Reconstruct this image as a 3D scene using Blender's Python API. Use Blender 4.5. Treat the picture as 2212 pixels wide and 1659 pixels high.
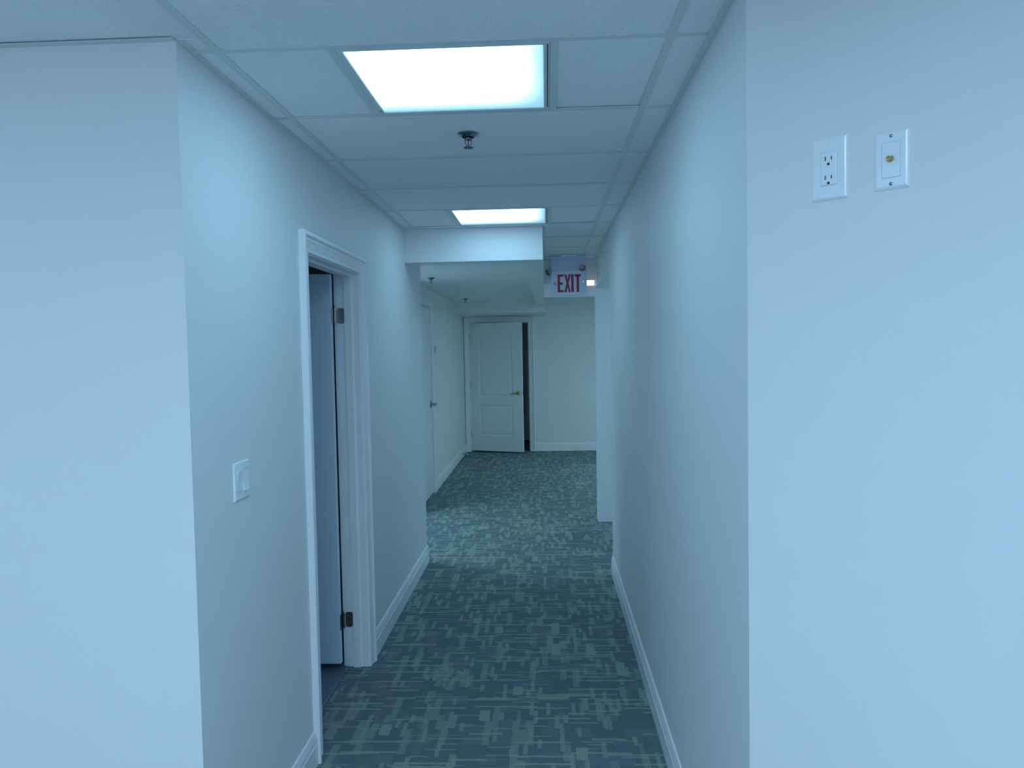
import bpy, bmesh, math
from mathutils import Vector, Matrix

# ------------------------------------------------------------------ clear
for o in list(bpy.data.objects):
    bpy.data.objects.remove(o, do_unlink=True)
scene = bpy.context.scene
COL = scene.collection

# ------------------------------------------------------------------ camera
F_PX, YAW, PITCH, ROLL, CAM_Z = 1664.7, 0.0453, -0.0457, -0.0188, 1.646
fw = Vector((-math.sin(YAW) * math.cos(PITCH), math.cos(YAW) * math.cos(PITCH), math.sin(PITCH)))
rt = Vector((math.cos(YAW), math.sin(YAW), 0))
up = rt.cross(fw)
r2 = rt * math.cos(ROLL) + up * math.sin(ROLL)
u2 = -rt * math.sin(ROLL) + up * math.cos(ROLL)
cam_data = bpy.data.cameras.new('camera')
cam_data.sensor_width = 36.0
cam_data.lens = F_PX / 2212.0 * 36.0
cam_data.clip_start = 0.02
cam = bpy.data.objects.new('camera', cam_data)
COL.objects.link(cam)
m = Matrix((r2, u2, -fw)).transposed().to_4x4()
m.translation = (0, 0, CAM_Z)
cam.matrix_world = m
scene.camera = cam

# ------------------------------------------------------------------ world and exposure
world = bpy.data.worlds.new('world')
scene.world = world
world.use_nodes = True
world.node_tree.nodes['Background'].inputs[0].default_value = (0.05, 0.08, 0.1, 1)
world.node_tree.nodes['Background'].inputs[1].default_value = 0.02
vs = scene.view_settings
vs.view_transform = 'Standard'
vs.look = 'None'
vs.gamma = 1.0
vs.use_curve_mapping = False
vs.exposure = 0.15
scene.cycles.diffuse_bounces = 8
scene.cycles.max_bounces = 10
scene.cycles.use_light_tree = False
scene.cycles.caustics_reflective = False
scene.cycles.caustics_refractive = False

LAMP_COOL = (0.375, 0.735, 1.0)      # the corridor and room lamps
LAMP_ROOM = (0.455, 0.755, 1.0)     # the open room behind the camera
LAMP_FAR = (0.45, 0.82, 1.0)      # lamps of the side rooms further in
P_CORRIDOR, P_CORRIDOR_2, P_ROOM = 7.4, 5.7, 37.0
P_ALCOVE, P_PASSAGE, P_FAR = 30.0, 12.0, 44.0
DAYLIGHT = (0.48, 0.70, 1.0)
P_DAY = 4.5                        # radiance of the daylight in the window behind the camera

# daylight behind the window of the open room (back wall)
day = bpy.data.lights.new('window_daylight', 'AREA')
day.shape = 'RECTANGLE'
day.size, day.size_y = 3.2, 1.5
day.color = DAYLIGHT
day.energy = P_DAY * 3.2 * 1.5 * math.pi
day_o = bpy.data.objects.new('window_daylight', day)
COL.objects.link(day_o)
day_o.location = (-0.9, -4.30, 1.35)
day_o.rotation_euler = (math.radians(90), 0, 0)   # faces into the room

# ------------------------------------------------------------------ dimensions (metres)
ZT = 2.4655                         # tile ceiling
XL, XR = -0.954, 0.461              # corridor walls
YB = 5.231                          # front of the bulkhead
YW = 12.306                         # end wall
X2 = -1.32                          # far left wall
TILE = 0.6096
Y1 = 2.0936
XA, XB = -0.878, 0.344              # main tees
TOP = 2.53


# ------------------------------------------------------------------ materials
def new_mat(name):
    mt = bpy.data.materials.new(name)
    mt.use_nodes = True
    nt = mt.node_tree
    b = nt.nodes['Principled BSDF']
    return mt, nt, b


def simple(name, col, rough=0.5, metal=0.0, bump=0.0, bscale=200.0, var=0.0, spec=0.5):
    mt, nt, b = new_mat(name)
    b.inputs['Base Color'].default_value = (*col, 1)
    b.inputs['Roughness'].default_value = rough
    b.inputs['Metallic'].default_value = metal
    b.inputs['Specular IOR Level'].default_value = spec
    if bump or var:
        tc = nt.nodes.new('ShaderNodeTexCoord')
        nz = nt.nodes.new('ShaderNodeTexNoise')
        nz.inputs['Scale'].default_value = bscale
        nz.inputs['Detail'].default_value = 4
        nt.links.new(tc.outputs['Object'], nz.inputs['Vector'])
        if bump:
            bp = nt.nodes.new('ShaderNodeBump')
            bp.inputs['Strength'].default_value = bump
            bp.inputs['Distance'].default_value = 0.002
            nt.links.new(nz.outputs['Fac'], bp.inputs['Height'])
            nt.links.new(bp.outputs['Normal'], b.inputs['Normal'])
        if var:
            n2 = nt.nodes.new('ShaderNodeTexNoise')
            n2.inputs['Scale'].default_value = 2.5
            n2.inputs['Detail'].default_value = 1
            nt.links.new(tc.outputs['Object'], n2.inputs['Vector'])
            mx = nt.nodes.new('ShaderNodeMix')
            mx.data_type = 'RGBA'
            mx.inputs[6].default_value = tuple(c * (1 - var) for c in col) + (1,)
            mx.inputs[7].default_value = tuple(min(1, c * (1 + var)) for c in col) + (1,)
            nt.links.new(n2.outputs['Fac'], mx.inputs[0])
            nt.links.new(mx.outputs[2], b.inputs['Base Color'])
    return mt


M = {}
M['wall'] = simple('painted_wall', (0.79, 0.79, 0.80), 0.55, var=0.012)
M['trim'] = simple('trim_paint', (0.86, 0.86, 0.88), 0.35)
M['doorpaint'] = simple('door_paint', (0.80, 0.82, 0.83), 0.38, bump=0.05, bscale=120)
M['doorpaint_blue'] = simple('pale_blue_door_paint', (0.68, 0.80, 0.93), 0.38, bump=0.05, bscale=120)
M['soffit'] = simple('ceiling_paint', (0.80, 0.81, 0.82), 0.7)
M['tee'] = simple('grid_metal', (0.68, 0.73, 0.73), 0.45)
M['gap'] = simple('dark_gap', (0.03, 0.04, 0.06), 0.8)
M['plastic'] = simple('white_plastic', (0.86, 0.87, 0.90), 0.22)
M['plastic_grey'] = simple('grey_plastic', (0.34, 0.38, 0.40), 0.4)
M['signbody'] = simple('sign_plastic', (0.64, 0.67, 0.84), 0.25)
M['red'] = simple('sign_red', (0.33, 0.012, 0.045), 0.4)
M['plastic_pale'] = simple('pale_grey_plastic', (0.60, 0.63, 0.66), 0.4)
M['slot'] = simple('slot_dark', (0.02, 0.02, 0.05), 0.6)
M['steel'] = simple('satin_steel', (0.45, 0.46, 0.48), 0.32, 1.0)
M['chrome'] = simple('dark_chrome', (0.30, 0.30, 0.36), 0.2, 1.0)
M['bronze'] = simple('worn_bronze', (0.22, 0.20, 0.17), 0.4, 0.9)
M['brass'] = simple('brass', (0.50, 0.38, 0.14), 0.3, 1.0)
M['vinyl'] = simple('vinyl_floor', (0.13, 0.18, 0.27), 0.45, var=0.05)
M['lens'] = simple('lamp_lens', (0.75, 0.8, 0.8), 0.1)


def glass_mat():
    mt, nt, b = new_mat('window_glass')
    N, L = nt.nodes, nt.links
    tr = N.new('ShaderNodeBsdfTransparent'); gl = N.new('ShaderNodeBsdfGlossy'); gl.inputs['Roughness'].default_value = 0.02
    mx = N.new('ShaderNodeMixShader'); fr = N.new('ShaderNodeFresnel'); fr.inputs['IOR'].default_value = 1.45
    L.new(fr.outputs[0], mx.inputs[0]); L.new(tr.outputs[0], mx.inputs[1]); L.new(gl.outputs[0], mx.inputs[2])
    L.new(mx.outputs[0], N['Material Output'].inputs['Surface'])
    return mt


M['glass'] = glass_mat()


def tile_mat():
    mt, nt, b = new_mat('mineral_tile')
    N, L = nt.nodes, nt.links
    geo = N.new('ShaderNodeNewGeometry')
    v = N.new('ShaderNodeTexVoronoi')
    v.inputs['Scale'].default_value = 90
    v.inputs['Randomness'].default_value = 1.0
    L.new(geo.outputs['Position'], v.inputs['Vector'])
    r = N.new('ShaderNodeValToRGB')
    r.color_ramp.elements[0].position = 0.14
    r.color_ramp.elements[1].position = 0.24
    L.new(v.outputs['Distance'], r.inputs['Fac'])
    # only some of the cells carry a pinhole
    sp = N.new('ShaderNodeSeparateColor')
    L.new(v.outputs['Color'], sp.inputs[0])
    gt = N.new('ShaderNodeMath'); gt.operation = 'LESS_THAN'; gt.inputs[1].default_value = 0.72
    L.new(sp.outputs[0], gt.inputs[0])
    mxx = N.new('ShaderNodeMath'); mxx.operation = 'MAXIMUM'
    L.new(r.outputs['Color'], mxx.inputs[0]); L.new(gt.outputs[0], mxx.inputs[1])
    nz = N.new('ShaderNodeTexNoise'); nz.inputs['Scale'].default_value = 110; nz.inputs['Detail'].default_value = 2
    L.new(geo.outputs['Position'], nz.inputs['Vector'])
    mix = N.new('ShaderNodeMix'); mix.data_type = 'RGBA'
    mix.inputs[6].default_value = (0.66, 0.70, 0.73, 1)
    mix.inputs[7].default_value = (0.90, 0.91, 0.92, 1)
    L.new(mxx.outputs[0], mix.inputs[0])
    m2 = N.new('ShaderNodeMix'); m2.data_type = 'RGBA'; m2.blend_type = 'MULTIPLY'; m2.inputs[0].default_value = 0.05
    L.new(mix.outputs[2], m2.inputs[6]); L.new(nz.outputs['Fac'], m2.inputs[7])
    L.new(m2.outputs[2], b.inputs['Base Color'])
    bp = N.new('ShaderNodeBump'); bp.inputs['Strength'].default_value = 0.35; bp.inputs['Distance'].default_value = 0.003
    L.new(nz.outputs['Fac'], bp.inputs['Height']); L.new(bp.outputs['Normal'], b.inputs['Normal'])
    b.inputs['Roughness'].default_value = 0.9
    b.inputs['Specular IOR Level'].default_value = 0.1
    return mt


def carpet_mat():
    mt, nt, b = new_mat('woven_carpet')
    N, L = nt.nodes, nt.links
    tc = N.new('ShaderNodeTexCoord')
    # frayed yarn edges: small coordinate jitter
    nz = N.new('ShaderNodeTexNoise'); nz.inputs['Scale'].default_value = 36; nz.inputs['Detail'].default_value = 3
    L.new(tc.outputs['Object'], nz.inputs['Vector'])
    sub = N.new('ShaderNodeVectorMath'); sub.operation = 'SUBTRACT'; sub.inputs[1].default_value = (.5, .5, .5)
    L.new(nz.outputs['Color'], sub.inputs[0])
    scl = N.new('ShaderNodeVectorMath'); scl.operation = 'SCALE'; scl.inputs['Scale'].default_value = 0.016
    L.new(sub.outputs[0], scl.inputs[0])
    add = N.new('ShaderNodeVectorMath'); add.operation = 'ADD'
    L.new(tc.outputs['Object'], add.inputs[0]); L.new(scl.outputs[0], add.inputs[1])

    def brick(w, h, rot=False, off=(0, 0, 0)):
        mp = N.new('ShaderNodeMapping')
        if rot:
            mp.inputs['Rotation'].default_value = (0, 0, math.pi / 2)
        mp.inputs['Location'].default_value = off
        L.new(add.outputs[0], mp.inputs['Vector'])
        t = N.new('ShaderNodeTexBrick')
        t.offset = 0.37; t.offset_frequency = 2; t.squash = 0.6; t.squash_frequency = 3
        t.inputs['Color1'].default_value = (0, 0, 0, 1)
        t.inputs['Color2'].default_value = (1, 1, 1, 1)
        t.inputs['Mortar'].default_value = (0, 0, 0, 1)
        t.inputs['Scale'].default_value = 1.0
        t.inputs['Mortar Size'].default_value = 0.0
        t.inputs['Brick Width'].default_value = w
        t.inputs['Row Height'].default_value = h
        L.new(mp.outputs['Vector'], t.inputs['Vector'])
        return t.outputs['Color']

    def ramp(src, lo, hi):
        r = N.new('ShaderNodeMapRange'); r.interpolation_type = 'SMOOTHSTEP'
        r.inputs['From Min'].default_value = lo; r.inputs['From Max'].default_value = hi
        L.new(src, r.inputs['Value'])
        return r.outputs[0]

    def mix(fac, a, c, amt=1.0):
        mx = N.new('ShaderNodeMix'); mx.data_type = 'RGBA'
        if amt != 1.0:
            ml = N.new('ShaderNodeMath'); ml.operation = 'MULTIPLY'; ml.inputs[1].default_value = amt
            L.new(fac, ml.inputs[0]); fac = ml.outputs[0]
        L.new(fac, mx.inputs[0])
        for i, s in ((6, a), (7, c)):
            if isinstance(s, tuple):
                mx.inputs[i].default_value = (*s, 1)
            else:
                L.new(s, mx.inputs[i])
        return mx.outputs[2]

    blocks = brick(0.092, 0.085)
    base = mix(blocks, CARPET[0], CARPET[1])
    purple = brick(0.07, 0.075, False, (0.3, 0.7, 0))
    base = mix(ramp(purple, 0.74, 0.80), base, CARPET[2], 0.55)
    bars = brick(0.21, 0.031, True, (0.11, 0.05, 0))
    base = mix(ramp(bars, 0.83, 0.87), base, CARPET[3], 0.65)
    bars2 = brick(0.12, 0.019, True, (0.51, 0.35, 0))
    base = mix(ramp(bars2, 0.86, 0.90), base, CARPET[3], 0.8)
    bars3 = brick(0.16, 0.047, True, (0.23, 0.61, 0))
    base = mix(ramp(bars3, 0.955, 0.975), base, CARPET[3], 1.0)
    lines = brick(0.24, 0.014, False, (0.07, 0.02, 0))
    base = mix(ramp(lines, 0.895, 0.925), base, CARPET[4], 0.75)
    lines2 = brick(0.13, 0.011, False, (0.4, 0.27, 0))
    base = mix(ramp(lines2, 0.90, 0.93), base, CARPET[4], 0.6)
    # yarn loops
    fz = N.new('ShaderNodeTexNoise'); fz.inputs['Scale'].default_value = 420; fz.inputs['Detail'].default_value = 2
    L.new(tc.outputs['Object'], fz.inputs['Vector'])
    fr = N.new('ShaderNodeMapRange'); fr.inputs['To Min'].default_value = 0.65; fr.inputs['To Max'].default_value = 1.35
    L.new(fz.outputs['Fac'], fr.inputs['Value'])
    hs = N.new('ShaderNodeHueSaturation'); L.new(base, hs.inputs['Color']); L.new(fr.outputs[0], hs.inputs['Value'])
    L.new(hs.outputs['Color'], b.inputs['Base Color'])
    bp = N.new('ShaderNodeBump'); bp.inputs['Strength'].default_value = 0.5; bp.inputs['Distance'].default_value = 0.004
    L.new(fz.outputs['Fac'], bp.inputs['Height']); L.new(bp.outputs['Normal'], b.inputs['Normal'])
    b.inputs['Roughness'].default_value = 0.95
    b.inputs['Specular IOR Level'].default_value = 0.05
    return mt


#          dark teal            dark navy            violet grey          teal bar            pale line
CARPET = [(0.140, 0.195, 0.205), (0.140, 0.180, 0.225), (0.205, 0.225, 0.280), (0.280, 0.340, 0.310), (0.310, 0.385, 0.300)]


def diffuser_mat(name, col, power, fade=True):
    """prismatic lens lit by the tubes above it: full over the tubes, weaker towards the far and one short side"""
    mt = bpy.data.materials.new(name); mt.use_nodes = True
    nt = mt.node_tree; N, L = nt.nodes, nt.links
    N.clear()
    out = N.new('ShaderNodeOutputMaterial'); em = N.new('ShaderNodeEmission')
    em.inputs['Color'].default_value = (*col, 1)
    em.inputs['Strength'].default_value = power
    L.new(em.outputs[0], out.inputs['Surface'])
    if fade:
        tc = N.new('ShaderNodeTexCoord'); sx = N.new('ShaderNodeSeparateXYZ')
        L.new(tc.outputs['Object'], sx.inputs[0])

        def side(sock, lo, hi):
            r = N.new('ShaderNodeMapRange'); r.interpolation_type = 'SMOOTHSTEP'
            r.inputs['From Min'].default_value = hi; r.inputs['From Max'].default_value = lo
            r.inputs['To Min'].default_value = 0.0; r.inputs['To Max'].default_value = 1.0
            L.new(sock, r.inputs['Value']); return r.outputs[0]
        a = side(sx.outputs['X'], 0.10, 0.29)
        c = side(sx.outputs['Y'], 0.02, 0.285)
        ml = N.new('ShaderNodeMath'); ml.operation = 'MULTIPLY'; L.new(a, ml.inputs[0]); L.new(c, ml.inputs[1])
        mr = N.new('ShaderNodeMapRange'); mr.inputs['To Min'].default_value = power * 0.11; mr.inputs['To Max'].default_value = power * 1.15
        L.new(ml.outputs[0], mr.inputs['Value']); L.new(mr.outputs[0], em.inputs['Strength'])
    return mt


M['tile'] = tile_mat()
M['carpet'] = carpet_mat()
M['glow_corridor'] = diffuser_mat('glow_corridor', LAMP_COOL, P_CORRIDOR)
M['glow_corridor_dim'] = diffuser_mat('glow_corridor_dim', LAMP_COOL, P_CORRIDOR_2)
M['glow_room'] = diffuser_mat('glow_room', LAMP_ROOM, P_ROOM)
M['glow_alcove'] = diffuser_mat('glow_alcove', LAMP_FAR, P_ALCOVE, False)
M['glow_passage'] = diffuser_mat('glow_passage', LAMP_COOL, P_PASSAGE, False)
M['glow_far'] = diffuser_mat('glow_far', LAMP_FAR, P_FAR, False)
M['glow_small'] = diffuser_mat('glow_small', (0.95, 0.98, 1.0), 1.7, fade=False)


# ------------------------------------------------------------------ mesh helpers
class Mesh:
    def __init__(self):
        self.bm = bmesh.new()

    def box(self, x0, x1, y0, y1, z0, z1):
        vs_ = [self.bm.verts.new(p) for p in ((x0, y0, z0), (x1, y0, z0), (x1, y1, z0), (x0, y1, z0),
                                              (x0, y0, z1), (x1, y0, z1), (x1, y1, z1), (x0, y1, z1))]
        for f in ((0, 3, 2, 1), (4, 5, 6, 7), (0, 1, 5, 4), (1, 2, 6, 5), (2, 3, 7, 6), (3, 0, 4, 7)):
            self.bm.faces.new([vs_[i] for i in f])
        return self

    def prism(self, pts, vec):
        """closed outline (list of 3-D points) pushed along vec"""
        vec = Vector(vec)
        a = [self.bm.verts.new(p) for p in pts]
        c = [self.bm.verts.new(Vector(p) + vec) for p in pts]
        n = len(pts)
        self.bm.faces.new(a); self.bm.faces.new(c[::-1])
        for i in range(n):
            j = (i + 1) % n
            self.bm.faces.new((a[j], a[i], c[i], c[j]))
        return self

    def lathe(self, prof, origin, axis, seg=20):
        """profile [(radius, height)] turned about axis through origin"""
        axis = Vector(axis).normalized(); origin = Vector(origin)
        e1 = axis.orthogonal().normalized(); e2 = axis.cross(e1)
        rings = []
        for r, h in prof:
            c = origin + axis * h
            if r < 1e-6:
                rings.append([self.bm.verts.new(c)])
            else:
                rings.append([self.bm.verts.new(c + (e1 * math.cos(2 * math.pi * k / seg) + e2 * math.sin(2 * math.pi * k / seg)) * r) for k in range(seg)])
        for a, c in zip(rings, rings[1:]):
            for k in range(seg):
                k2 = (k + 1) % seg
                if len(a) == 1 and len(c) == 1:
                    continue
                if len(a) == 1:
                    self.bm.faces.new((a[0], c[k], c[k2]))
                elif len(c) == 1:
                    self.bm.faces.new((a[k2], a[k], c[0]))
                else:
                    self.bm.faces.new((a[k2], a[k], c[k], c[k2]))
        for ring in (rings[0], rings[-1]):
            if len(ring) > 2:
                self.bm.faces.new(ring)
        return self

    def tube(self, path, radii, seg=10):
        path = [Vector(p) for p in path]
        rings = []
        for i, p in enumerate(path):
            d = (path[min(i + 1, len(path) - 1)] - path[max(i - 1, 0)]).normalized()
            ref = Vector((0, 0, 1)) if abs(d.z) < 0.9 else Vector((1, 0, 0))
            e1 = d.cross(ref).normalized(); e2 = d.cross(e1)
            rr = radii[i] if isinstance(radii, (list, tuple)) else radii
            ra, rb = rr if isinstance(rr, tuple) else (rr, rr)
            rings.append([self.bm.verts.new(p + e1 * ra * math.cos(2 * math.pi * k / seg) + e2 * rb * math.sin(2 * math.pi * k / seg)) for k in range(seg)])
        for a, c in zip(rings, rings[1:]):
            for k in range(seg):
                k2 = (k + 1) % seg
                self.bm.faces.new((a[k], a[k2], c[k2], c[k]))
        self.bm.faces.new(rings[0]); self.bm.faces.new(rings[-1])
        return self

    def stations(self, rows, close_ends=True):
        """quads between successive rows of points (a profile swept through stations); the profile is closed"""
        rr = [[self.bm.verts.new(p) for p in row] for row in rows]
        for a, c in zip(rr, rr[1:]):
            for k in range(len(a)):
                k2 = (k + 1) % len(a)
                self.bm.faces.new((a[k], a[k2], c[k2], c[k]))
        if close_ends:
            self.bm.faces.new(rr[0]); self.bm.faces.new(rr[-1][::-1])
        return self

    def bevel(self, w, seg=2):
        bmesh.ops.bevel(self.bm, geom=list(self.bm.edges), offset=w, segments=seg, affect='EDGES', profile=0.5)
        return self

    def build(self, name, mat, parent=None, smooth=False, loc=None, rotz=0.0):
        bmesh.ops.recalc_face_normals(self.bm, faces=self.bm.faces)
        me = bpy.data.meshes.new(name)
        self.bm.to_mesh(me); self.bm.free()
        me.materials.append(M[mat] if isinstance(mat, str) else mat)
        if smooth:
            for p in me.polygons:
                p.use_smooth = True
            try:
                me.set_sharp_from_angle(angle=math.radians(38))
            except Exception:
                pass
        o = bpy.data.objects.new(name, me)
        COL.objects.link(o)
        if parent is not None:
            o.parent = parent
        if loc is not None:
            o.location = loc
        if rotz:
            o.rotation_euler.z = rotz
        return o


def empty(name, loc, rotz=0.0):
    o = bpy.data.objects.new(name, None)
    o.empty_display_size = 0.1
    COL.objects.link(o)
    o.location = loc; o.rotation_euler.z = rotz
    return o


def tag(o, label, cat=None, group=None, kind=None):
    o['label'] = label
    if cat: o['category'] = cat
    if group: o['group'] = group
    if kind: o['kind'] = kind
    return o


def struct(o, label):
    return tag(o, label, kind='structure')


# ================================================================== structure
# floor
fl = Mesh().box(-4.3, 3.3, -4.1, 13.9, -0.05, 0.0).build('floor', 'carpet')
struct(fl, 'dark teal woven carpet floor with broken crosshatch pattern')
vf = Mesh().box(-3.38, -1.068, 2.14, 5.775, 0.0, 0.004).build('floor_side_room', 'vinyl')
struct(vf, 'smooth dark blue vinyl floor inside the unlit side room')
Mesh().box(-1.068, -1.058, 3.06, 3.92, 0.0, 0.005).build('threshold_strip', 'steel', vf)

# walls
w = Mesh().box(-4.3, XL, 2.013, 2.133, 0, TOP).build('wall_front', 'wall')
struct(w, 'pale wall facing the camera left of the corridor mouth')

w = Mesh()
w.box(XL - .12, XL, 2.133, 3.035, 0, TOP).box(XL - .12, XL, 3.945, 5.90, 0, TOP).box(XL - .12, XL, 3.035, 3.945, 2.065, TOP)
w.box(-3.4, XL - .12, 5.78, 5.90, 0, TOP)
w = w.build('wall_left', 'wall')
struct(w, 'pale left corridor wall with the open doorway')

w = Mesh().box(-3.52, -3.40, 2.133, 7.60, 0, TOP).build('wall_side_room', 'wall')
struct(w, 'far side wall of the unlit side room and alcove')

w = Mesh()
w.box(X2 - .12, X2, 7.60, 7.865, 0, TOP).box(X2 - .12, X2, 8.805, YW, 0, TOP).box(X2 - .12, X2, 7.865, 8.805, 2.155, TOP)
w.box(-3.40, X2 - .12, 7.60, 7.72, 0, TOP)
w = w.build('wall_left_far', 'wall')
struct(w, 'far left wall with a closed white door and thermostat')

w = Mesh()
w.box(X2 - .12, -1.249, YW, YW + .12, 0, TOP).box(-0.259, 3.2, YW, YW + .12, 0, TOP).box(-1.249, -0.259, YW, YW + .12, 2.10, TOP)
w = w.build('wall_end', 'wall')
struct(w, 'end wall of the corridor with a door standing ajar')

w = Mesh()
w.box(XR, XR + .12, 1.79, 5.59, 0, TOP).box(XR, XR + .12, 5.59, 7.234, 2.195, TOP)
w.box(XR + .12, 2.6, 5.47, 5.59, 0, TOP)
w = w.build('wall_right', 'wall')
struct(w, 'long pale right corridor wall up to the side opening')

w = Mesh().box(XR, 3.2, 7.234, 7.354, 0, TOP).build('wall_right_far', 'wall')
struct(w, 'narrow wall end lit beyond the right side opening')

w = Mesh().box(-0.013, XR, 7.234, 7.354, 2.12, TOP).build('wall_header', 'wall')
struct(w, 'dropped header across the corridor behind the exit sign')

d = .12 / math.sqrt(2)
w = Mesh().prism([(XR, 1.79, 0), (2.251, 0, 0), (2.251 + d, d, 0), (XR + d, 1.79 + d, 0)], (0, 0, TOP)).build('wall_angled', 'wall')
struct(w, 'bright angled wall on the right carrying two outlet plates')

w = Mesh().box(2.251, 2.371, -4.1, 0, 0, TOP).box(-4.42, -4.3, -4.22, 2.133, 0, TOP)
w.box(-4.3, -2.5, -4.22, -4.1, 0, TOP).box(.7, 2.371, -4.22, -4.1, 0, TOP).box(-2.5, .7, -4.22, -4.1, 0, .6).box(-2.5, .7, -4.22, -4.1, 2.1, TOP)
w = w.build('wall_back', 'wall')
struct(w, 'walls of the open room behind the camera')
w = Mesh().box(2.6, 2.72, 5.47, 7.234, 0, TOP).box(3.2, 3.32, 7.234, YW + .12, 0, TOP).build('wall_side_passage', 'wall')
struct(w, 'outer walls of the passages on the right')
w = Mesh().box(-1.9, -1.8, YW + .12, 13.8, 0, TOP).box(-1.9, .4, 13.8, 13.9, 0, TOP).box(.4, .5, YW + .12, 13.9, 0, TOP).build('wall_closet', 'wall')
struct(w, 'walls of the dark room behind the far door')

# window of the open room
wn = Mesh()
wn.box(-2.5, .7, -4.19, -4.13, .6, .65).box(-2.5, .7, -4.19, -4.13, 2.05, 2.1).box(-2.5, -2.45, -4.19, -4.13, .65, 2.05).box(.65, .7, -4.19, -4.13, .65, 2.05)
wn.box(-.93, -.87, -4.19, -4.13, .65, 2.05)
wn = wn.build('window_1', 'trim')
struct(wn, 'wide daylit window of the open room behind the camera')
for a, c in ((-2.45, -.93), (-.87, .65)):
    Mesh().box(a, c, -4.165, -4.159, .65, 2.05).build('pane', 'glass', wn)

# bulkhead with recessed ceiling
w = Mesh()
w.box(XL, -0.013, YB, 5.40, 2.243, TOP)
w.box(-0.143, -0.013, 5.40, 11.2, 2.243, TOP)
w.box(X2, -0.013, 11.2, YW, 2.170, TOP)
w = w.build('ceiling_bulkhead', 'wall')
struct(w, 'boxed-in bulkhead hanging below the ceiling at the corridor end')
w = Mesh().box(XL, -0.143, 5.40, 5.90, 2.335, 2.36).box(-3.4, -0.143, 5.90, 7.60, 2.335, 2.36).box(X2, -0.143, 7.60, 11.2, 2.335, 2.36)
w = w.build('ceiling_recess', 'soffit')
struct(w, 'low plain ceiling inside the bulkhead frame')
w = Mesh().box(-3.4, XL - .12, 2.133, 5.78, ZT, ZT + .02).box(XR + .12, 2.6, 5.59, 7.234, ZT, ZT + .02).box(-0.013, 3.2, 7.354, YW, ZT, ZT + .02)
w = w.build('ceiling_side_rooms', 'soffit')
struct(w, 'plain ceilings of the side rooms')

# ------------------------------------------------------------------ tile ceiling
ceil = Mesh().box(-4.42, 3.32, -4.22, 13.9, TOP, TOP + .06).build('ceiling', 'soffit')
struct(ceil, 'suspended grid ceiling of white mineral tiles')
TH = 0.012
tile_cache = {}


def tile(x0, x1, y0, y1, lift=0.0, tilt=0.0):
    key = (round(x1 - x0, 4), round(y1 - y0, 4))
    if key not in tile_cache:
        mm = Mesh().box(-key[0] / 2 + .001, key[0] / 2 - .001, -key[1] / 2 + .001, key[1] / 2 - .001, 0, TH)
        o = mm.build('ceiling_tile', 'tile', ceil)
        tile_cache[key] = o
    else:
        o = tile_cache[key].copy(); COL.objects.link(o)
    o.parent = ceil
    o.location = ((x0 + x1) / 2, (y0 + y1) / 2, ZT + .0022 + lift)
    o.rotation_euler = (tilt, 0, 0)
    return o


rows = [Y1 + TILE * k for k in range(-4, 9)]
lights_rows = {0: 'a', 4: 'b'}          # rows (index from Y1) holding a light
TW = 0.012                               # half flange
for k in range(0, 9):
    ya = Y1 + TILE * k
    yb = ya + TILE
    bulk = ya > 5.1
    x_left = -0.013 if bulk else XL
    yb2 = min(yb, 7.234)
    if ya >= 7.2:
        continue
    cols = []
    if bulk:
        yb_l = min(yb, YB)
        if yb_l > ya + .02 and ya < YB:
            for c in ((XL, XA), (XA, -0.013)):
                tile(c[0] + .002, c[1], ya, YB - .002)
            tile(-0.013, XB, ya, yb2); tile(XB, XR - .002, ya, yb2)
            continue
        tile(-0.011, XB, ya, yb2 - (.002 if yb2 < yb else 0)); tile(XB, XR - .002, ya, yb2 - (.002 if yb2 < yb else 0))
        continue
    y0 = ya if k else max(ya, 2.02)
    tile(XL + .002, XA, y0, yb2, 0.0006 if k % 2 else 0)
    tile(XB, XR - .002, y0, yb2)
    if k in lights_rows:
        tile(XA, XA + TILE / 2, ya, yb2, 0.0005, 0.002)
        tile(XB - TILE / 2, XB, ya, yb2, 0.001, 0.010)
    else:
        tile(XA, XB, ya, yb2, 0.0, 0.0015 if k in (1, 2) else 0)
tile(XL - .002, XA, 2.0115, Y1, 0.0004)
# open room: the part of the grid near the corridor mouth
xcols = [-3.322, -2.1, XA, XB, 1.566]
for k in range(-4, 0):
    ya = Y1 + TILE * k; yb = ya + TILE
    for i in range(len(xcols) - 1):
        xa, xb_ = xcols[i], xcols[i + 1]
        yb2 = yb
        if k == -1 and i < 2:
            yb2 = 2.011
        if k == -4 and i in (0, 2):        # a light sits here
            tile(xa, xa + TILE / 2, ya, yb2); tile(xb_ - TILE / 2, xb_, ya, yb2)
            continue
        if i == 3:
            # runs against the angled wall
            lim = 2.251 - yb2 - .01
            xb_ = min(xb_, max(lim, XR - .01))
            if k == -1:
                xb_ = XR - .002
        tile(xa, xb_, ya, yb2, 0.0015 if (k == -1 and i < 2) else 0, 0.006 if (k == -1 and i < 2) else 0)
# rest of the room's ceiling, too far behind the camera to show its tiles
Mesh().box(-4.3, -3.324, Y1 - 4 * TILE, 2.011, ZT + .002, ZT + .014).box(1.57, 2.25, -.345, .6, ZT + .002, ZT + .014) \
    .box(-4.3, 2.25, -4.1, Y1 - 4 * TILE, ZT + .002, ZT + .014).build('ceiling_field', 'tile', ceil)

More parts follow.
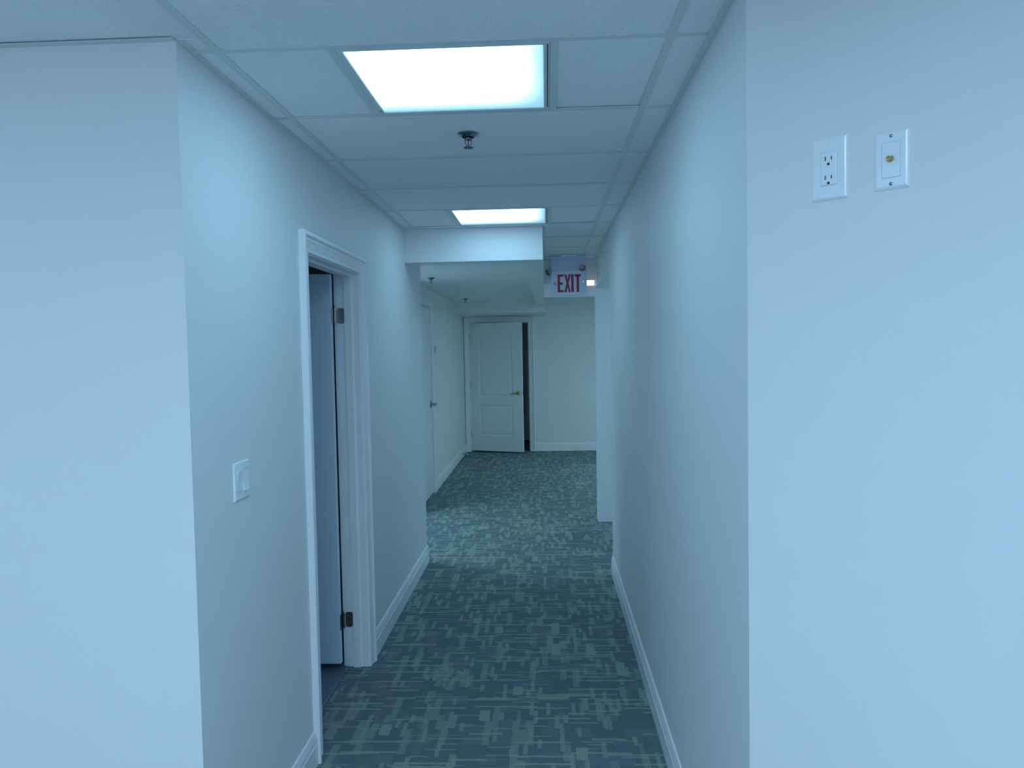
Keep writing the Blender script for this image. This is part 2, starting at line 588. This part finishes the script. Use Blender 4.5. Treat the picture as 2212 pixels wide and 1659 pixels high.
# tees: flanges 24 mm wide, hung just under the tiles
def tee(x0, x1, y0, y1, name):
    mm = Mesh().box(x0, x1, y0, y1, ZT, ZT + .0018)
    if x1 - x0 > y1 - y0:
        yc = (y0 + y1) / 2
        mm.box(x0, x1, yc - .001, yc + .001, ZT + .0018, ZT + .03)
    else:
        xc = (x0 + x1) / 2
        mm.box(xc - .001, xc + .001, y0, y1, ZT + .0018, ZT + .03)
    return mm.build(name, 'tee', ceil)


tee(XA - TW, XA + TW, -.345, YB, 'main_tee')
tee(XB - TW, XB + TW, -.345, 7.234, 'main_tee')
tee(-2.1 - TW, -2.1 + TW, -.345, 2.013, 'main_tee')
for k in range(-3, 9):
    y = Y1 + TILE * k
    if y > 7.2:
        continue
    if y > YB:
        segs = [(-0.013, XB - TW), (XB + TW, XR)]
    elif k < 0:
        segs = [(-3.3, -2.1 - TW), (-2.1 + TW, XA - TW), (XA + TW, XB - TW), (XB + TW, min(1.56, 2.24 - y))]
    else:
        segs = [(XL, XA - TW), (XA + TW, XB - TW), (XB + TW, XR)]
    for a, c in segs:
        tee(a, c, y - TW, y + TW, 'cross_tee')
for k in (0, 4):
    for x in (XA + TILE / 2, XA + TILE * 1.5):
        y = Y1 + TILE * k
        tee(x - TW, x + TW, y + TW, y + TILE - TW, 'cross_tee')


# wall angle: an L along the walls
def angle(x0, x1, y0, y1, side):
    mm = Mesh().box(x0, x1, y0, y1, ZT - .001, ZT + .001)
    t = .0012
    if side == 'x0': mm.box(x0, x0 + t, y0, y1, ZT + .001, ZT + .022)
    if side == 'x1': mm.box(x1 - t, x1, y0, y1, ZT + .001, ZT + .022)
    if side == 'y1': mm.box(x0, x1, y1 - t, y1, ZT + .001, ZT + .022)
    return mm.build('wall_angle', 'tee', ceil)


angle(XL, XL + .020, 2.013, YB, 'x0')
angle(XR - .020, XR, 1.79, 7.234, 'x1')
angle(-3.3, XL, 1.990, 2.013, 'y1')
angle(XL + .020, -0.013, YB - .02, YB, 'y1')
angle(-0.013, 0.007, YB, 7.234, 'x0')
angle(0.007, XR - .02, 7.214, 7.234, 'y1')

# ------------------------------------------------------------------ baseboards
BASE_H = 0.132


def base_profile():
    # (out from wall, height)
    return [(0, 0), (.015, 0), (.015, .086), (.0115, .090), (.0115, .094), (.0145, .098), (.0135, .108), (.0105, .118), (.0085, .126), (.006, BASE_H), (0, BASE_H)]


def baseboard(name, p0, p1, normal, label):
    n = Vector((normal[0], normal[1], 0)).normalized()
    rows_ = []
    for p in (p0, p1):
        rows_.append([(p[0] + n.x * o, p[1] + n.y * o, h) for o, h in base_profile()])
    o = Mesh().stations(rows_).build(name, 'trim')
    struct(o, label)
    return o


baseboard('baseboard_left', (XL, 2.013), (XL, 2.972), (1, 0), 'white baseboard before the open doorway on the left wall')
baseboard('baseboard_left_far', (XL, 4.008), (XL, 5.906), (1, 0), 'white moulded baseboard past the open doorway on the left')
baseboard('baseboard_right', (XR, 1.80), (XR, 5.562), (-1, 0), 'long white moulded baseboard along the right corridor wall')
baseboard('baseboard_end', (-0.208, YW), (3.2, YW), (0, -1), 'white baseboard on the end wall right of the door')
baseboard('baseboard_alcove', (X2, 8.895), (X2, YW - .016), (1, 0), 'white baseboard on the far left wall below the thermostat')
baseboard('baseboard_front', (-4.2, 2.013), (XL, 2.013), (0, -1), 'white baseboard under the wall left of the corridor')
s2 = 1 / math.sqrt(2)
baseboard('baseboard_angled', (XR, 1.79), (2.251, 0), (-1, -1), 'white baseboard under the angled wall on the right')


# ------------------------------------------------------------------ doors
CASE = [(0, 0), (0, .010), (.003, .0125), (.011, .0125), (.014, .0105), (.018, .0115), (.040, .0150), (.048, .0185), (.053, .0190), (.056, .0165), (.059, .0200),
        (.063, .0245), (.068, .0260), (.078, .0260), (.081, .0235), (.081, 0)]


def casing(parent, origin, along, normal, a0, a1, top, cw=1.0, name='casing', mat='trim'):
    """moulded three-sided casing round an opening a0..a1 measured along a wall direction"""
    o = Vector(origin); al = Vector(along); n = Vector(normal)
    rows_ = []
    for (ea, ez, sa, sz) in ((a0, 0, -1, 0), (a0, top, -1, 1), (a1, top, 1, 1), (a1, 0, 1, 0)):
        rows_.append([tuple(o + al * (ea + sa * u * cw) + Vector((0, 0, ez + sz * u * cw)) + n * t) for u, t in CASE])
    return Mesh().stations(rows_).build(name, mat, parent)


def hinge(parent, pos, mat):
    """butt hinge; local x runs along the jamb face, -y out of it, pin at x = 0"""
    h = empty('hinge', pos); h.parent = parent
    return h


# --- door_1: open doorway on the left corridor wall
d1 = empty('door_1', (0, 0, 0))
struct(d1, 'open pale bluish door leading from the left corridor wall into a dark room')
casing(d1, (XL, 0, 0), (0, 1, 0), (1, 0, 0), 3.055, 3.925, 2.045)
casing(d1, (XL - .12, 0, 0), (0, 1, 0), (-1, 0, 0), 3.055, 3.925, 2.045)
j = Mesh()
j.box(XL - .12, XL, 3.037, 3.060, 0, 2.06).box(XL - .12, XL, 3.920, 3.943, 0, 2.06).box(XL - .12, XL, 3.060, 3.920, 2.04, 2.063)
j.build('jamb', 'trim', d1)
j = Mesh()
j.box(XL - .075, XL - .040, 3.060, 3.071, 0, 2.04).box(XL - .075, XL - .040, 3.909, 3.920, 0, 2.04).box(XL - .075, XL - .040, 3.071, 3.909, 2.029, 2.04)
j.build('door_stop_strip', 'trim', d1)
LX = XL - .12 - .010
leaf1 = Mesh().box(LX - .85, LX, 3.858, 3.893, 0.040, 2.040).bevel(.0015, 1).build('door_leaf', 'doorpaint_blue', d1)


def rounded_plate(u0, u1, z0, z1, r, seg=5):
    pts = []
    for cx, cz, a0 in ((u1 - r, z1 - r, 0), (u0 + r, z1 - r, 90), (u0 + r, z0 + r, 180), (u1 - r, z0 + r, 270)):
        for k in range(seg + 1):
            a = math.radians(a0 + 90 * k / seg)
            pts.append((cx + r * math.cos(a), cz + r * math.sin(a)))
    return pts


for hz, mt_ in ((1.831, 'steel'), (0.251, 'bronze')):
    hh = .040
    # jamb plate lies on the jamb face, leaf plate on the leaf's edge, pin between them
    jp = Mesh().prism([(x, 3.920, z) for x, z in rounded_plate(-1.070, -1.032, hz - hh, hz + hh, .012)], (0, -.0025, 0))
    jp = jp.build('hinge', mt_, d1)
    Mesh().prism([(LX, y, z) for y, z in rounded_plate(3.862, 3.892, hz - hh, hz + hh, .010)], (.0025, 0, 0)).build('hinge_leaf', mt_, jp)
    kn = Mesh()
    for s in range(5):
        za = hz - hh + s * .016
        kn.lathe([(.006, 0), (.006, .0152)], (-1.0765, 3.906, za), (0, 0, 1), 12)
    kn.lathe([(.0045, 0), (.0045, .084), (.006, .084), (.003, .089), (0, .090)], (-1.0765, 3.906, hz - hh - .002), (0, 0, 1), 12)
    kn.build('hinge_pin', 'steel' if mt_ == 'steel' else 'bronze', jp, smooth=True)
    sc = Mesh()
    for dz in (-.028, 0, .028):
        sc.lathe([(.0035, 0), (.0035, .0008), (.002, .0012), (0, .0012)], (-1.048 + (.006 if dz == 0 else 0), 3.9175, hz + dz), (0, -1, 0), 10)
    sc.build('hinge_screws', 'slot' if mt_ == 'bronze' else 'chrome', jp)


# --- panelled leaf
def inset_loop(pts, dist):
    """shrink a closed counter-clockwise 2-D outline"""
    n = len(pts); out = []
    for i in range(n):
        p0, p1, p2 = Vector(pts[i - 1]), Vector(pts[i]), Vector(pts[(i + 1) % n])
        d1_ = (p1 - p0).normalized(); d2_ = (p2 - p1).normalized()
        n1 = Vector((-d1_.y, d1_.x)); n2 = Vector((-d2_.y, d2_.x))
        bis = (n1 + n2).normalized()
        out.append(tuple(p1 + bis * dist / max(.3, bis.dot(n1))))
    return out


def panel_outline(x0, x1, z0, z1, arch=0.0, seg=14):
    pts = [(x0, z0), (x1, z0)]
    if arch <= 0:
        return pts + [(x1, z1), (x0, z1)]
    for k in range(seg + 1):
        t = k / seg
        pts.append((x1 + (x0 - x1) * t, z1 + arch * math.sin(math.pi * t) ** 1.0))
    return pts


def panel_leaf(name, wd, ht, th, outlines, parent):
    """door leaf in local x 0..wd, z 0..ht, face at y = 0, body behind it"""
    mm = Mesh(); bm = mm.bm
    rim = [bm.verts.new((x, 0, z)) for x, z in ((0, 0), (wd, 0), (wd, ht), (0, ht))]
    edges = [bm.edges.new((rim[i], rim[(i + 1) % 4])) for i in range(4)]
    for ol in outlines:
        lv = [bm.verts.new((x, 0, z)) for x, z in ol]
        edges += [bm.edges.new((lv[i], lv[(i + 1) % len(lv)])) for i in range(len(lv))]
    bmesh.ops.triangle_fill(bm, use_beauty=True, edges=edges)
    # a fill may close the panel holes too: drop faces inside the outlines
    for f in list(bm.faces):
        c = f.calc_center_median()
        for ol in outlines:
            xs = [p[0] for p in ol]; zs = [p[1] for p in ol]
            if min(xs) < c.x < max(xs) and min(zs) < c.z < max(zs):
                # inside test
                inside = False; n = len(ol)
                for i in range(n):
                    (xa, za), (xb_, zb) = ol[i], ol[(i + 1) % n]
                    if (za > c.z) != (zb > c.z) and c.x < (xb_ - xa) * (c.z - za) / (zb - za) + xa:
                        inside = not inside
                if inside:
                    bm.faces.remove(f); break
    back = [bm.verts.new((x, th, z)) for x, z in ((0, 0), (wd, 0), (wd, ht), (0, ht))]
    bm.faces.new(back)
    for i in range(4):
        k2 = (i + 1) % 4
        bm.faces.new((rim[i], rim[k2], back[k2], back[i]))
    leaf = mm.build(name, 'doorpaint', parent)
    for ol in outlines:
        lv = []
        for ins, dep in ((0, 0), (.004, .004), (.010, .009), (.020, .010), (.040, .004), (.052, .003)):
            lp = inset_loop(ol, ins) if ins else ol
            lv.append([(x, dep, z) for x, z in lp])
        pm = Mesh(); rings = [[pm.bm.verts.new(p) for p in row] for row in lv]
        for a, c in zip(rings, rings[1:]):
            for k in range(len(a)):
                k2 = (k + 1) % len(a)
                pm.bm.faces.new((a[k], a[k2], c[k2], c[k]))
        pm.bm.faces.new(rings[-1])
        pm.build('door_panel', 'doorpaint', leaf)
    return leaf


def lever_handle(parent, x, y, z, side, mat, name='door_handle', k=1.0):
    """round rose on the face at y, lever pointing to local side*x"""
    mm = Mesh()
    mm.lathe([(.0, 0), (.033, 0), (.033, .004), (.029, .009), (.013, .012), (.011, .014), (.011, .040), (.013, .044), (.013, .055), (.0, .057)], (x, y, z), (0, -1, 0), 24)
    s = side
    mm.tube([(x, y - .048, z), (x + s * .025, y - .050, z + .001), (x + s * .055, y - .050, z + .002), (x + s * .080, y - .049, z - .003), (x + s * .104, y - .048, z - .009), (x + s * .118, y - .046, z - .009)],
            [(.0095, .010), (.009, .0095), (.0075, .0085), (.007, .008), (.006, .007), (.003, .004)], 12)
    if k != 1.0:
        bmesh.ops.scale(mm.bm, vec=(k, k, k), verts=mm.bm.verts, space=Matrix.Translation((-x, -y, -z)))
    return mm.build(name, mat, parent, smooth=True)


# --- door_2: end wall door standing ajar
d2 = empty('door_2', (0, 0, 0))
struct(d2, 'white two-panel door standing ajar in the end wall')
casing(d2, (0, YW, 0), (1, 0, 0), (0, -1, 0), -1.229, -0.279, 2.075)
j = Mesh()
j.box(-1.247, -1.224, YW, YW + .12, 0, 2.09).box(-0.284, -0.261, YW, YW + .12, 0, 2.09).box(-1.224, -0.284, YW, YW + .12, 2.07, 2.093)
j.build('jamb', 'trim', d2)
j = Mesh()
j.box(-1.224, -1.213, YW + .042, YW + .077, 0, 2.07).box(-0.295, -0.284, YW + .042, YW + .077, 0, 2.07).box(-1.213, -0.295, YW + .042, YW + .077, 2.059, 2.07)
j.build('door_stop_strip', 'trim', d2)
Mesh().prism([(-0.2845, y, z) for y, z in rounded_plate(YW + .008, YW + .034, .90, .985, .006)], (-.002, 0, 0)).build('strike_plate', 'steel', d2)
hold = empty('leaf_group', (0, 0, 0))
LEAF_ANG = -19.5
lf = panel_leaf('door_leaf', .888, 2.035, .035,
                [panel_outline(.15, .725, .245, .735), panel_outline(.15, .725, .865, 1.835, .03)], d2)
lf.location = (-1.2215, YW - .002, .025)
lf.rotation_euler.z = math.radians(LEAF_ANG)
bpy.data.objects.remove(hold, do_unlink=True)
lever_handle(lf, .815, 0, .925, -1, 'brass')
Mesh().prism([(.888, y, z) for y, z in rounded_plate(.006, .030, .895, .955, .005)], (.0015, 0, 0)).build('latch_plate', 'bronze', lf)
for hz in (.25, 1.03, 1.80):
    kn = Mesh()
    kn.lathe([(.0065, 0), (.0065, .09)], (-1.2265, YW - .008, hz), (0, 0, 1), 12)
    kn.build('hinge', 'steel', d2, smooth=True)

# --- door_3: closed door on the far left wall
d3 = empty('door_3', (0, 0, 0))
struct(d3, 'closed white door seen edge-on at the far left')
casing(d3, (X2, 0, 0), (0, 1, 0), (1, 0, 0), 7.885, 8.795, 2.135)
j = Mesh()
j.box(X2 - .12, X2, 7.867, 7.890, 0, 2.15).box(X2 - .12, X2, 8.790, 8.803, 0, 2.15).box(X2 - .12, X2, 7.890, 8.790, 2.130, 2.153)
j.build('jamb', 'trim', d3)
lf3 = Mesh().box(0, .894, 0, .035, 0, 2.112).bevel(.0015, 1).build('door_leaf', 'doorpaint', d3)
lf3.location = (X2 - .006, 7.893, .012)
lf3.rotation_euler.z = math.radians(90)
lever_handle(lf3, .745 + .07, 0, 1.02, -1, 'steel', k=1.3)


# ================================================================== things
# ------------------------------------------------------------------ ceiling lights
def troffer(cx, cy, z, glow, label, group, surface=False):
    t = empty('ceiling_light', (cx, cy, z))
    tag(t, label, 'ceiling light', group)
    h = TILE / 2 - TW - .001
    fo = h if not surface else .30
    fi = .2735
    zb = -.0015 if not surface else -.05
    # door frame: four mitred flats with a turned-down inner lip
    prof = [(fo, zb + .004), (fo, zb + .001), (fo - .003, zb), (fi + .003, zb), (fi, zb + .002), (fi, zb + .010), (fo, zb + .010)]
    fr = Mesh(); rows_ = []
    for sx, sy in ((-1, -1), (1, -1), (1, 1), (-1, 1), (-1, -1)):
        rows_.append([(sx * r, sy * r, hh) for r, hh in prof])
    fr.stations(rows_, False)
    bmesh.ops.remove_doubles(fr.bm, verts=fr.bm.verts, dist=1e-5)
    fr.build('lens_frame', 'tee', t)
    df = Mesh().box(-fi - .002, fi + .002, -fi - .002, fi + .002, zb + .004, zb + .007).build('lens_panel', glow, t)
    if not surface:
        Mesh().box(-h, h, -h, h, .0105, .055).build('housing', 'plastic', t)
        # dark slot between frame and tee on one side, and the frame's latches
        Mesh().box(h - .0075, h - .0045, -h + .01, h - .03, zb - .0006, zb + .002).build('frame_gap', 'gap', t)
        la = Mesh().box(-h + .006, -h + .012, h - .05, h - .03, zb - .002, zb + .002).bevel(.0005, 1).build('latch', 'steel', t)
    else:
        Mesh().box(-.30, .30, -.30, .30, zb + .0105, 0).build('housing', 'plastic', t)
    return t


G = 'square lay-in ceiling lights'
CX = XA + TILE
troffer(CX, Y1 + TILE / 2, ZT, 'glow_corridor', 'large bright square ceiling light nearest the camera, in front of the sprinkler', G)
troffer(CX, Y1 + TILE * 4.5, ZT, 'glow_corridor_dim', 'smaller-looking bright ceiling light right against the bulkhead', G)
troffer(CX, Y1 - TILE * 3.5, ZT, 'glow_room', 'square ceiling light directly above the camera, out of view', G)
troffer(-2.711, Y1 - TILE * 3.5, ZT, 'glow_room', 'square ceiling light over the left of the open room, out of view', G)
troffer(CX, -2.5, ZT - .0, 'glow_room', 'square ceiling light at the back of the open room, out of view', G, True)
troffer(1.35, -1.9, ZT, 'glow_room', 'square ceiling light at the right of the open room, out of view', G, True)
G2 = 'surface ceiling lights of the side rooms'
troffer(-2.35, 6.72, 2.335, 'glow_alcove', 'surface ceiling light in the left alcove hidden behind the wall', G2, True)
troffer(1.75, 6.35, ZT, 'glow_passage', 'surface ceiling light in the right side passage, hidden by the wall', G2, True)
troffer(1.9, 9.7, ZT, 'glow_far', 'surface ceiling light in the far right space, hidden by the wall end', G2, True)


# ------------------------------------------------------------------ sprinklers
def sprinkler(x, y, z, label):
    t = empty('fire_sprinkler', (x, y, z))
    tag(t, label, 'sprinkler', 'ceiling fire sprinklers')
    Mesh().lathe([(.0405, 0), (.0405, -.0015), (.038, -.004), (.030, -.0065), (.024, -.012), (.0225, -.012), (.0215, -.004), (.013, -.003), (.013, 0)], (0, 0, 0), (0, 0, 1), 28).build('escutcheon', 'chrome', t, smooth=True)
    b_ = Mesh().lathe([(.011, 0), (.011, -.016), (.015, -.017), (.015, -.022), (.009, -.024), (.0, -.024)], (0, 0, 0), (0, 0, 1), 16)
    b_.build('body', 'chrome', t, smooth=True)
    f_ = Mesh()
    for s in (-1, 1):
        f_.tube([(s * .009, 0, -.020), (s * .0125, 0, -.028), (s * .0115, 0, -.036), (s * .003, 0, -.045)], .0021, 8)
    f_.lathe([(.0045, -.043), (.0045, -.049), (0, -.049)], (0, 0, 0), (0, 0, 1), 10)
    f_.build('frame_arms', 'chrome', t, smooth=True)
    Mesh().lathe([(.0022, -.022), (.0022, -.043)], (0, 0, 0), (0, 0, 1), 8).build('glass_bulb', 'red', t, smooth=True)
    dm = Mesh().lathe([(0, -.048), (.014, -.0485), (.014, -.0500), (0, -.0508)], (0, 0, 0), (0, 0, 1), 18)
    for k in range(12):
        a = 2 * math.pi * k / 12
        c, s = math.cos(a), math.sin(a)
        dm.tube([(c * .013, s * .013, -.0492), (c * .0175, s * .0175, -.0515)], (.0022), 5)
    dm.build('deflector', 'bronze', t, smooth=True)
    return t


sprinkler(-0.284, 2.968, ZT, 'dark chrome sprinkler on the tile just beyond the nearest ceiling light')
sprinkler(-1.085, 7.331, 2.335, 'small sprinkler on the low ceiling beside the left wall edge')
sprinkler(-1.083, 10.425, 2.335, 'tiny sprinkler on the low ceiling near the far drop above the door')


# ------------------------------------------------------------------ exit sign
SX, SY = 0.2105, 6.88
ex = empty('exit_sign', (SX, SY, ZT))
tag(ex, 'white emergency exit sign with red EXIT letters hung from the ceiling', 'exit sign')
hw = .158
zl = -.346
Mesh().box(-hw, hw, 0, .050, zl, -.152).bevel(.006, 2).build('face_panel', 'signbody', ex)
# upper housing, a little deeper, tapering up
up_ = Mesh()
up_.prism([(-hw, -.012, -.150), (-hw, .052, -.150), (-hw, .052, -.012), (-hw, .008, -.012)], (2 * hw, 0, 0))
up_.bevel(.004, 2).build('battery_housing', 'signbody', ex)
Mesh().box(-hw + .004, hw - .004, -.015, .045, -.157, -.148).bevel(.003, 2).build('shelf_lip', 'plastic', ex)
Mesh().box(-hw + .03, hw - .03, -.004, .045, zl - .002, zl + .008).bevel(.002, 1).build('bottom_lip', 'plastic', ex)
Mesh().box(-.068, .068, -.02, .045, -.014, 0).bevel(.003, 2).build('ceiling_canopy', 'plastic', ex)
zt_, zb_ = 2.294 - ZT, 2.138 - ZT


def letter(polys):
    mm = Mesh()
    for pl in polys:
        mm.prism([(x - SX, -.0012, z) for x, z in pl], (0, -.0016, 0))
    return mm.build('letter', 'red', ex)


def rect(x0, x1, z0, z1):
    return [(x0, z0), (x1, z0), (x1, z1), (x0, z1)]


sw = .0215
zm = (zt_ + zb_) / 2
letter([rect(.110, .110 + sw, zb_, zt_), rect(.110 + sw, .163, zt_ - .019, zt_), rect(.110 + sw, .155, zm - .012, zm + .009), rect(.110 + sw, .163, zb_, zb_ + .019)])
letter([[(.168, zb_), (.168 + .020, zb_), (.1975, zb_ + .050), (.208, zb_), (.224, zb_), (.2065, zm), (.226, zt_), (.207, zt_), (.199, zt_ - .05), (.190, zt_), (.170, zt_), (.1885, zm)]])
letter([rect(.230, .230 + sw, zb_, zt_)])
letter([rect(.262, .314, zt_ - .021, zt_), rect(.2775, .2775 + sw, zb_, zt_ - .021)])
cz = zm
Mesh().prism([(x - SX, -.0012, z) for x, z in ((.074, cz), (.092, cz + .017), (.098, cz + .017), (.083, cz), (.098, cz - .017), (.092, cz - .017))], (0, -.0016, 0)).build('chevron', 'red', ex)
Mesh().lathe([(.0025, 0), (.0025, .002), (0, .0028)], (.338 - SX, 0, cz + .013), (0, -1, 0), 10).build('indicator_light', 'glow_small', ex, smooth=True)


def lamp_head(px, pz, yawd):
    a = math.radians(yawd)
    dr = Vector((math.sin(a), -math.cos(a), -.55)).normalized()
    o0 = Vector((px, -.010, pz))
    neck = Mesh().tube([o0 + Vector((0, .02, 0)), o0 + dr * .02], .010, 12)
    hd = neck.build('lamp_head', 'plastic_grey', ex, smooth=True)
    Mesh().lathe([(.0, -.018), (.017, -.014), (.027, .0), (.032, .018), (.033, .026), (.030, .026), (.024, .012), (.0, .004)], o0 + dr * .025, dr, 22).build('lamp_shell', 'plastic_grey', hd, smooth=True)
    Mesh().lathe([(.0, .020), (.020, .019), (.029, .0175)], o0 + dr * .025, dr, 20).build('lamp_lens', 'chrome', hd, smooth=True)


lamp_head(-.150, -.132, -62)
lamp_head(.108, -.100, 14)

# small lit fixture on the header beside the sign
wl = empty('wall_lamp', (.418, 7.234, 2.2435))
tag(wl, 'small glowing white rectangular lamp right of the exit sign', 'wall lamp')
Mesh().box(-.039, .039, -.016, 0, -.028, .028).bevel(.004, 2).build('lamp_base', 'plastic', wl)
Mesh().box(-.036, .036, -.024, -.0155, -.0245, .0245).bevel(.004, 2).build('lamp_cover', 'glow_small', wl)


# ------------------------------------------------------------------ wall plates
def plate_body(wd, ht, slope=.006, th=.006):
    """bevel-edged cover plate standing proud of the wall (local -y is out)"""
    mm = Mesh(); rings = []
    for ins, y in ((0, 0), (0, -.0015), (slope * .5, -th * .8), (slope, -th), (slope + .001, -th)):
        rings.append([mm.bm.verts.new(p) for p in ((-wd / 2 + ins, y, -ht / 2 + ins), (wd / 2 - ins, y, -ht / 2 + ins), (wd / 2 - ins, y, ht / 2 - ins), (-wd / 2 + ins, y, ht / 2 - ins))])
    for a, c in zip(rings, rings[1:]):
        for k in range(4):
            k2 = (k + 1) % 4
            mm.bm.faces.new((a[k], a[k2], c[k2], c[k]))
    mm.bm.faces.new(rings[-1]); mm.bm.faces.new(rings[0])
    return mm


A45 = math.radians(-45)
# duplex outlet
ou = empty('electrical_outlet', (.5975, 2.251 - .5975, 2.008), A45)
tag(ou, 'white duplex outlet plate high on the angled wall, left of the cable plate', 'outlet')
plate_body(.077, .130).build('cover_plate', 'plastic', ou)
Mesh().box(-.0178, .0178, -.0065, -.0055, -.0350, .0350).build('insert_gap', 'plastic_pale', ou)
ins = Mesh().box(-.0168, .0168, -.0085, -.004, -.0340, .0340).bevel(.001, 2).build('receptacle', 'plastic', ou)
for zc_ in (.0205, -.0185):
    sl = Mesh()
    sl.box(-.0075, -.0055, -.0089, -.0080, zc_ - .0045, zc_ + .0045)
    sl.box(.0055, .0075, -.0089, -.0080, zc_ - .0037, zc_ + .0037)
    sl.prism([(.0028 * math.cos(t), -.0089, zc_ - .0115 + .0028 * math.sin(t)) for t in [math.pi * k / 8 for k in range(9)]] + [(-.0028, -.0089, zc_ - .0140), (.0028, -.0089, zc_ - .0140)], (0, .0009, 0))
    sl.build('socket_slots', 'slot', ins)
for zc_ in (.0485, -.0485):
    Mesh().box(-.0005, .0005, -.0062, -.0058, zc_ - .0035, zc_ + .0035).build('screw_slot', 'plastic_pale', ou)

# coaxial plate
cp = empty('cable_plate', (.6855, 2.251 - .6855, 2.002), A45)
tag(cp, 'white cable wall plate with a gold coaxial jack, right of the outlet', 'wall plate')
plate_body(.068, .114, .007).build('cover_plate', 'plastic', cp)
Mesh().box(-.0178, .0178, -.0065, -.0055, -.0350, .0350).build('insert_gap', 'plastic_pale', cp)
ins = Mesh().box(-.0168, .0168, -.0080, -.004, -.0340, .0340).bevel(.001, 2).build('insert', 'plastic', cp)
jk = Mesh()
jk.lathe([(.0065, .0), (.0065, .003), (.0058, .004)], (0, -.008, .002), (0, -1, 0), 6)
jk.lathe([(.0048, .003), (.0048, .011), (.0042, .012), (.0018, .012), (.0018, .007), (0, .007)], (0, -.008, .002), (0, -1, 0), 18)
jk.build('coaxial_jack', 'brass', ins, smooth=True)
for zc_ in (.0465, -.0465):
    Mesh().lathe([(.0033, 0), (.0033, .0009), (.0022, .0016), (0, .0018)], (0, -.006, zc_), (0, -1, 0), 14).build('screw', 'chrome', cp, smooth=True)

# double rocker switch on the left corridor wall
swt = empty('light_switch', (XL, 2.335, 1.255), math.radians(90))
tag(swt, 'white double rocker light switch on the left corridor wall before the doorway', 'light switch')
plate_body(.117, .117, .004, .006).build('cover_plate', 'plastic', swt)
for px, up_tilt in ((-.024, 1), (.024, -1)):
    Mesh().box(px - .0175, px + .0175, -.0066, -.0055, -.0345, .0345).build('switch_gap', 'plastic_pale', swt)
    rk = Mesh()
    a, c = (.0115, .0065) if up_tilt > 0 else (.0065, .0115)
    # rocker: side profile in y-z pushed across x
    rk.prism([(px - .0165, -.004, -.0335), (px - .0165, -c, -.0335), (px - .0165, -.0075, 0), (px - .0165, -a, .0335), (px - .0165, -.004, .0335)], (.033, 0, 0))
    rk.build('rocker', 'plastic', swt)

# thermostat on the far left wall
th = empty('thermostat', (X2, 8.985, 1.655), math.radians(90))
tag(th, 'small grey thermostat on the far left wall past the closed door', 'thermostat')
Mesh().box(-.042, .042, -.012, 0, -.062, .062).bevel(.003, 2).build('back_plate', 'plastic_pale', th)
Mesh().box(-.032, .032, -.030, -.012, -.036, .036).bevel(.004, 2).build('cover', 'plastic_pale', th)
Mesh().lathe([(.010, 0), (.010, .006), (.008, .008), (0, .008)], (0, -.030, .004), (0, -1, 0), 16).build('dial', 'plastic', th, smooth=True)

# spring door stop on the far baseboard
ds = empty('door_stop', (X2 + .015, 11.72, .045), math.radians(90))
tag(ds, 'small spring door stop on the far left baseboard beside the far door', 'door stop')
Mesh().lathe([(.012, 0), (.012, .003), (.006, .006), (0, .006)], (0, 0, 0), (0, -1, 0), 14).build('base', 'bronze', ds, smooth=True)
Mesh().tube([(.0055 * math.cos(k * 1.05), -.005 - k * .0011, .0055 * math.sin(k * 1.05)) for k in range(52)], .0014, 6).build('spring', 'bronze', ds, smooth=True)
Mesh().lathe([(.0, .060), (.007, .060), (.008, .064), (.008, .074), (.005, .077), (0, .077)], (0, 0, 0), (0, -1, 0), 14).build('rubber_tip', 'plastic', ds, smooth=True)
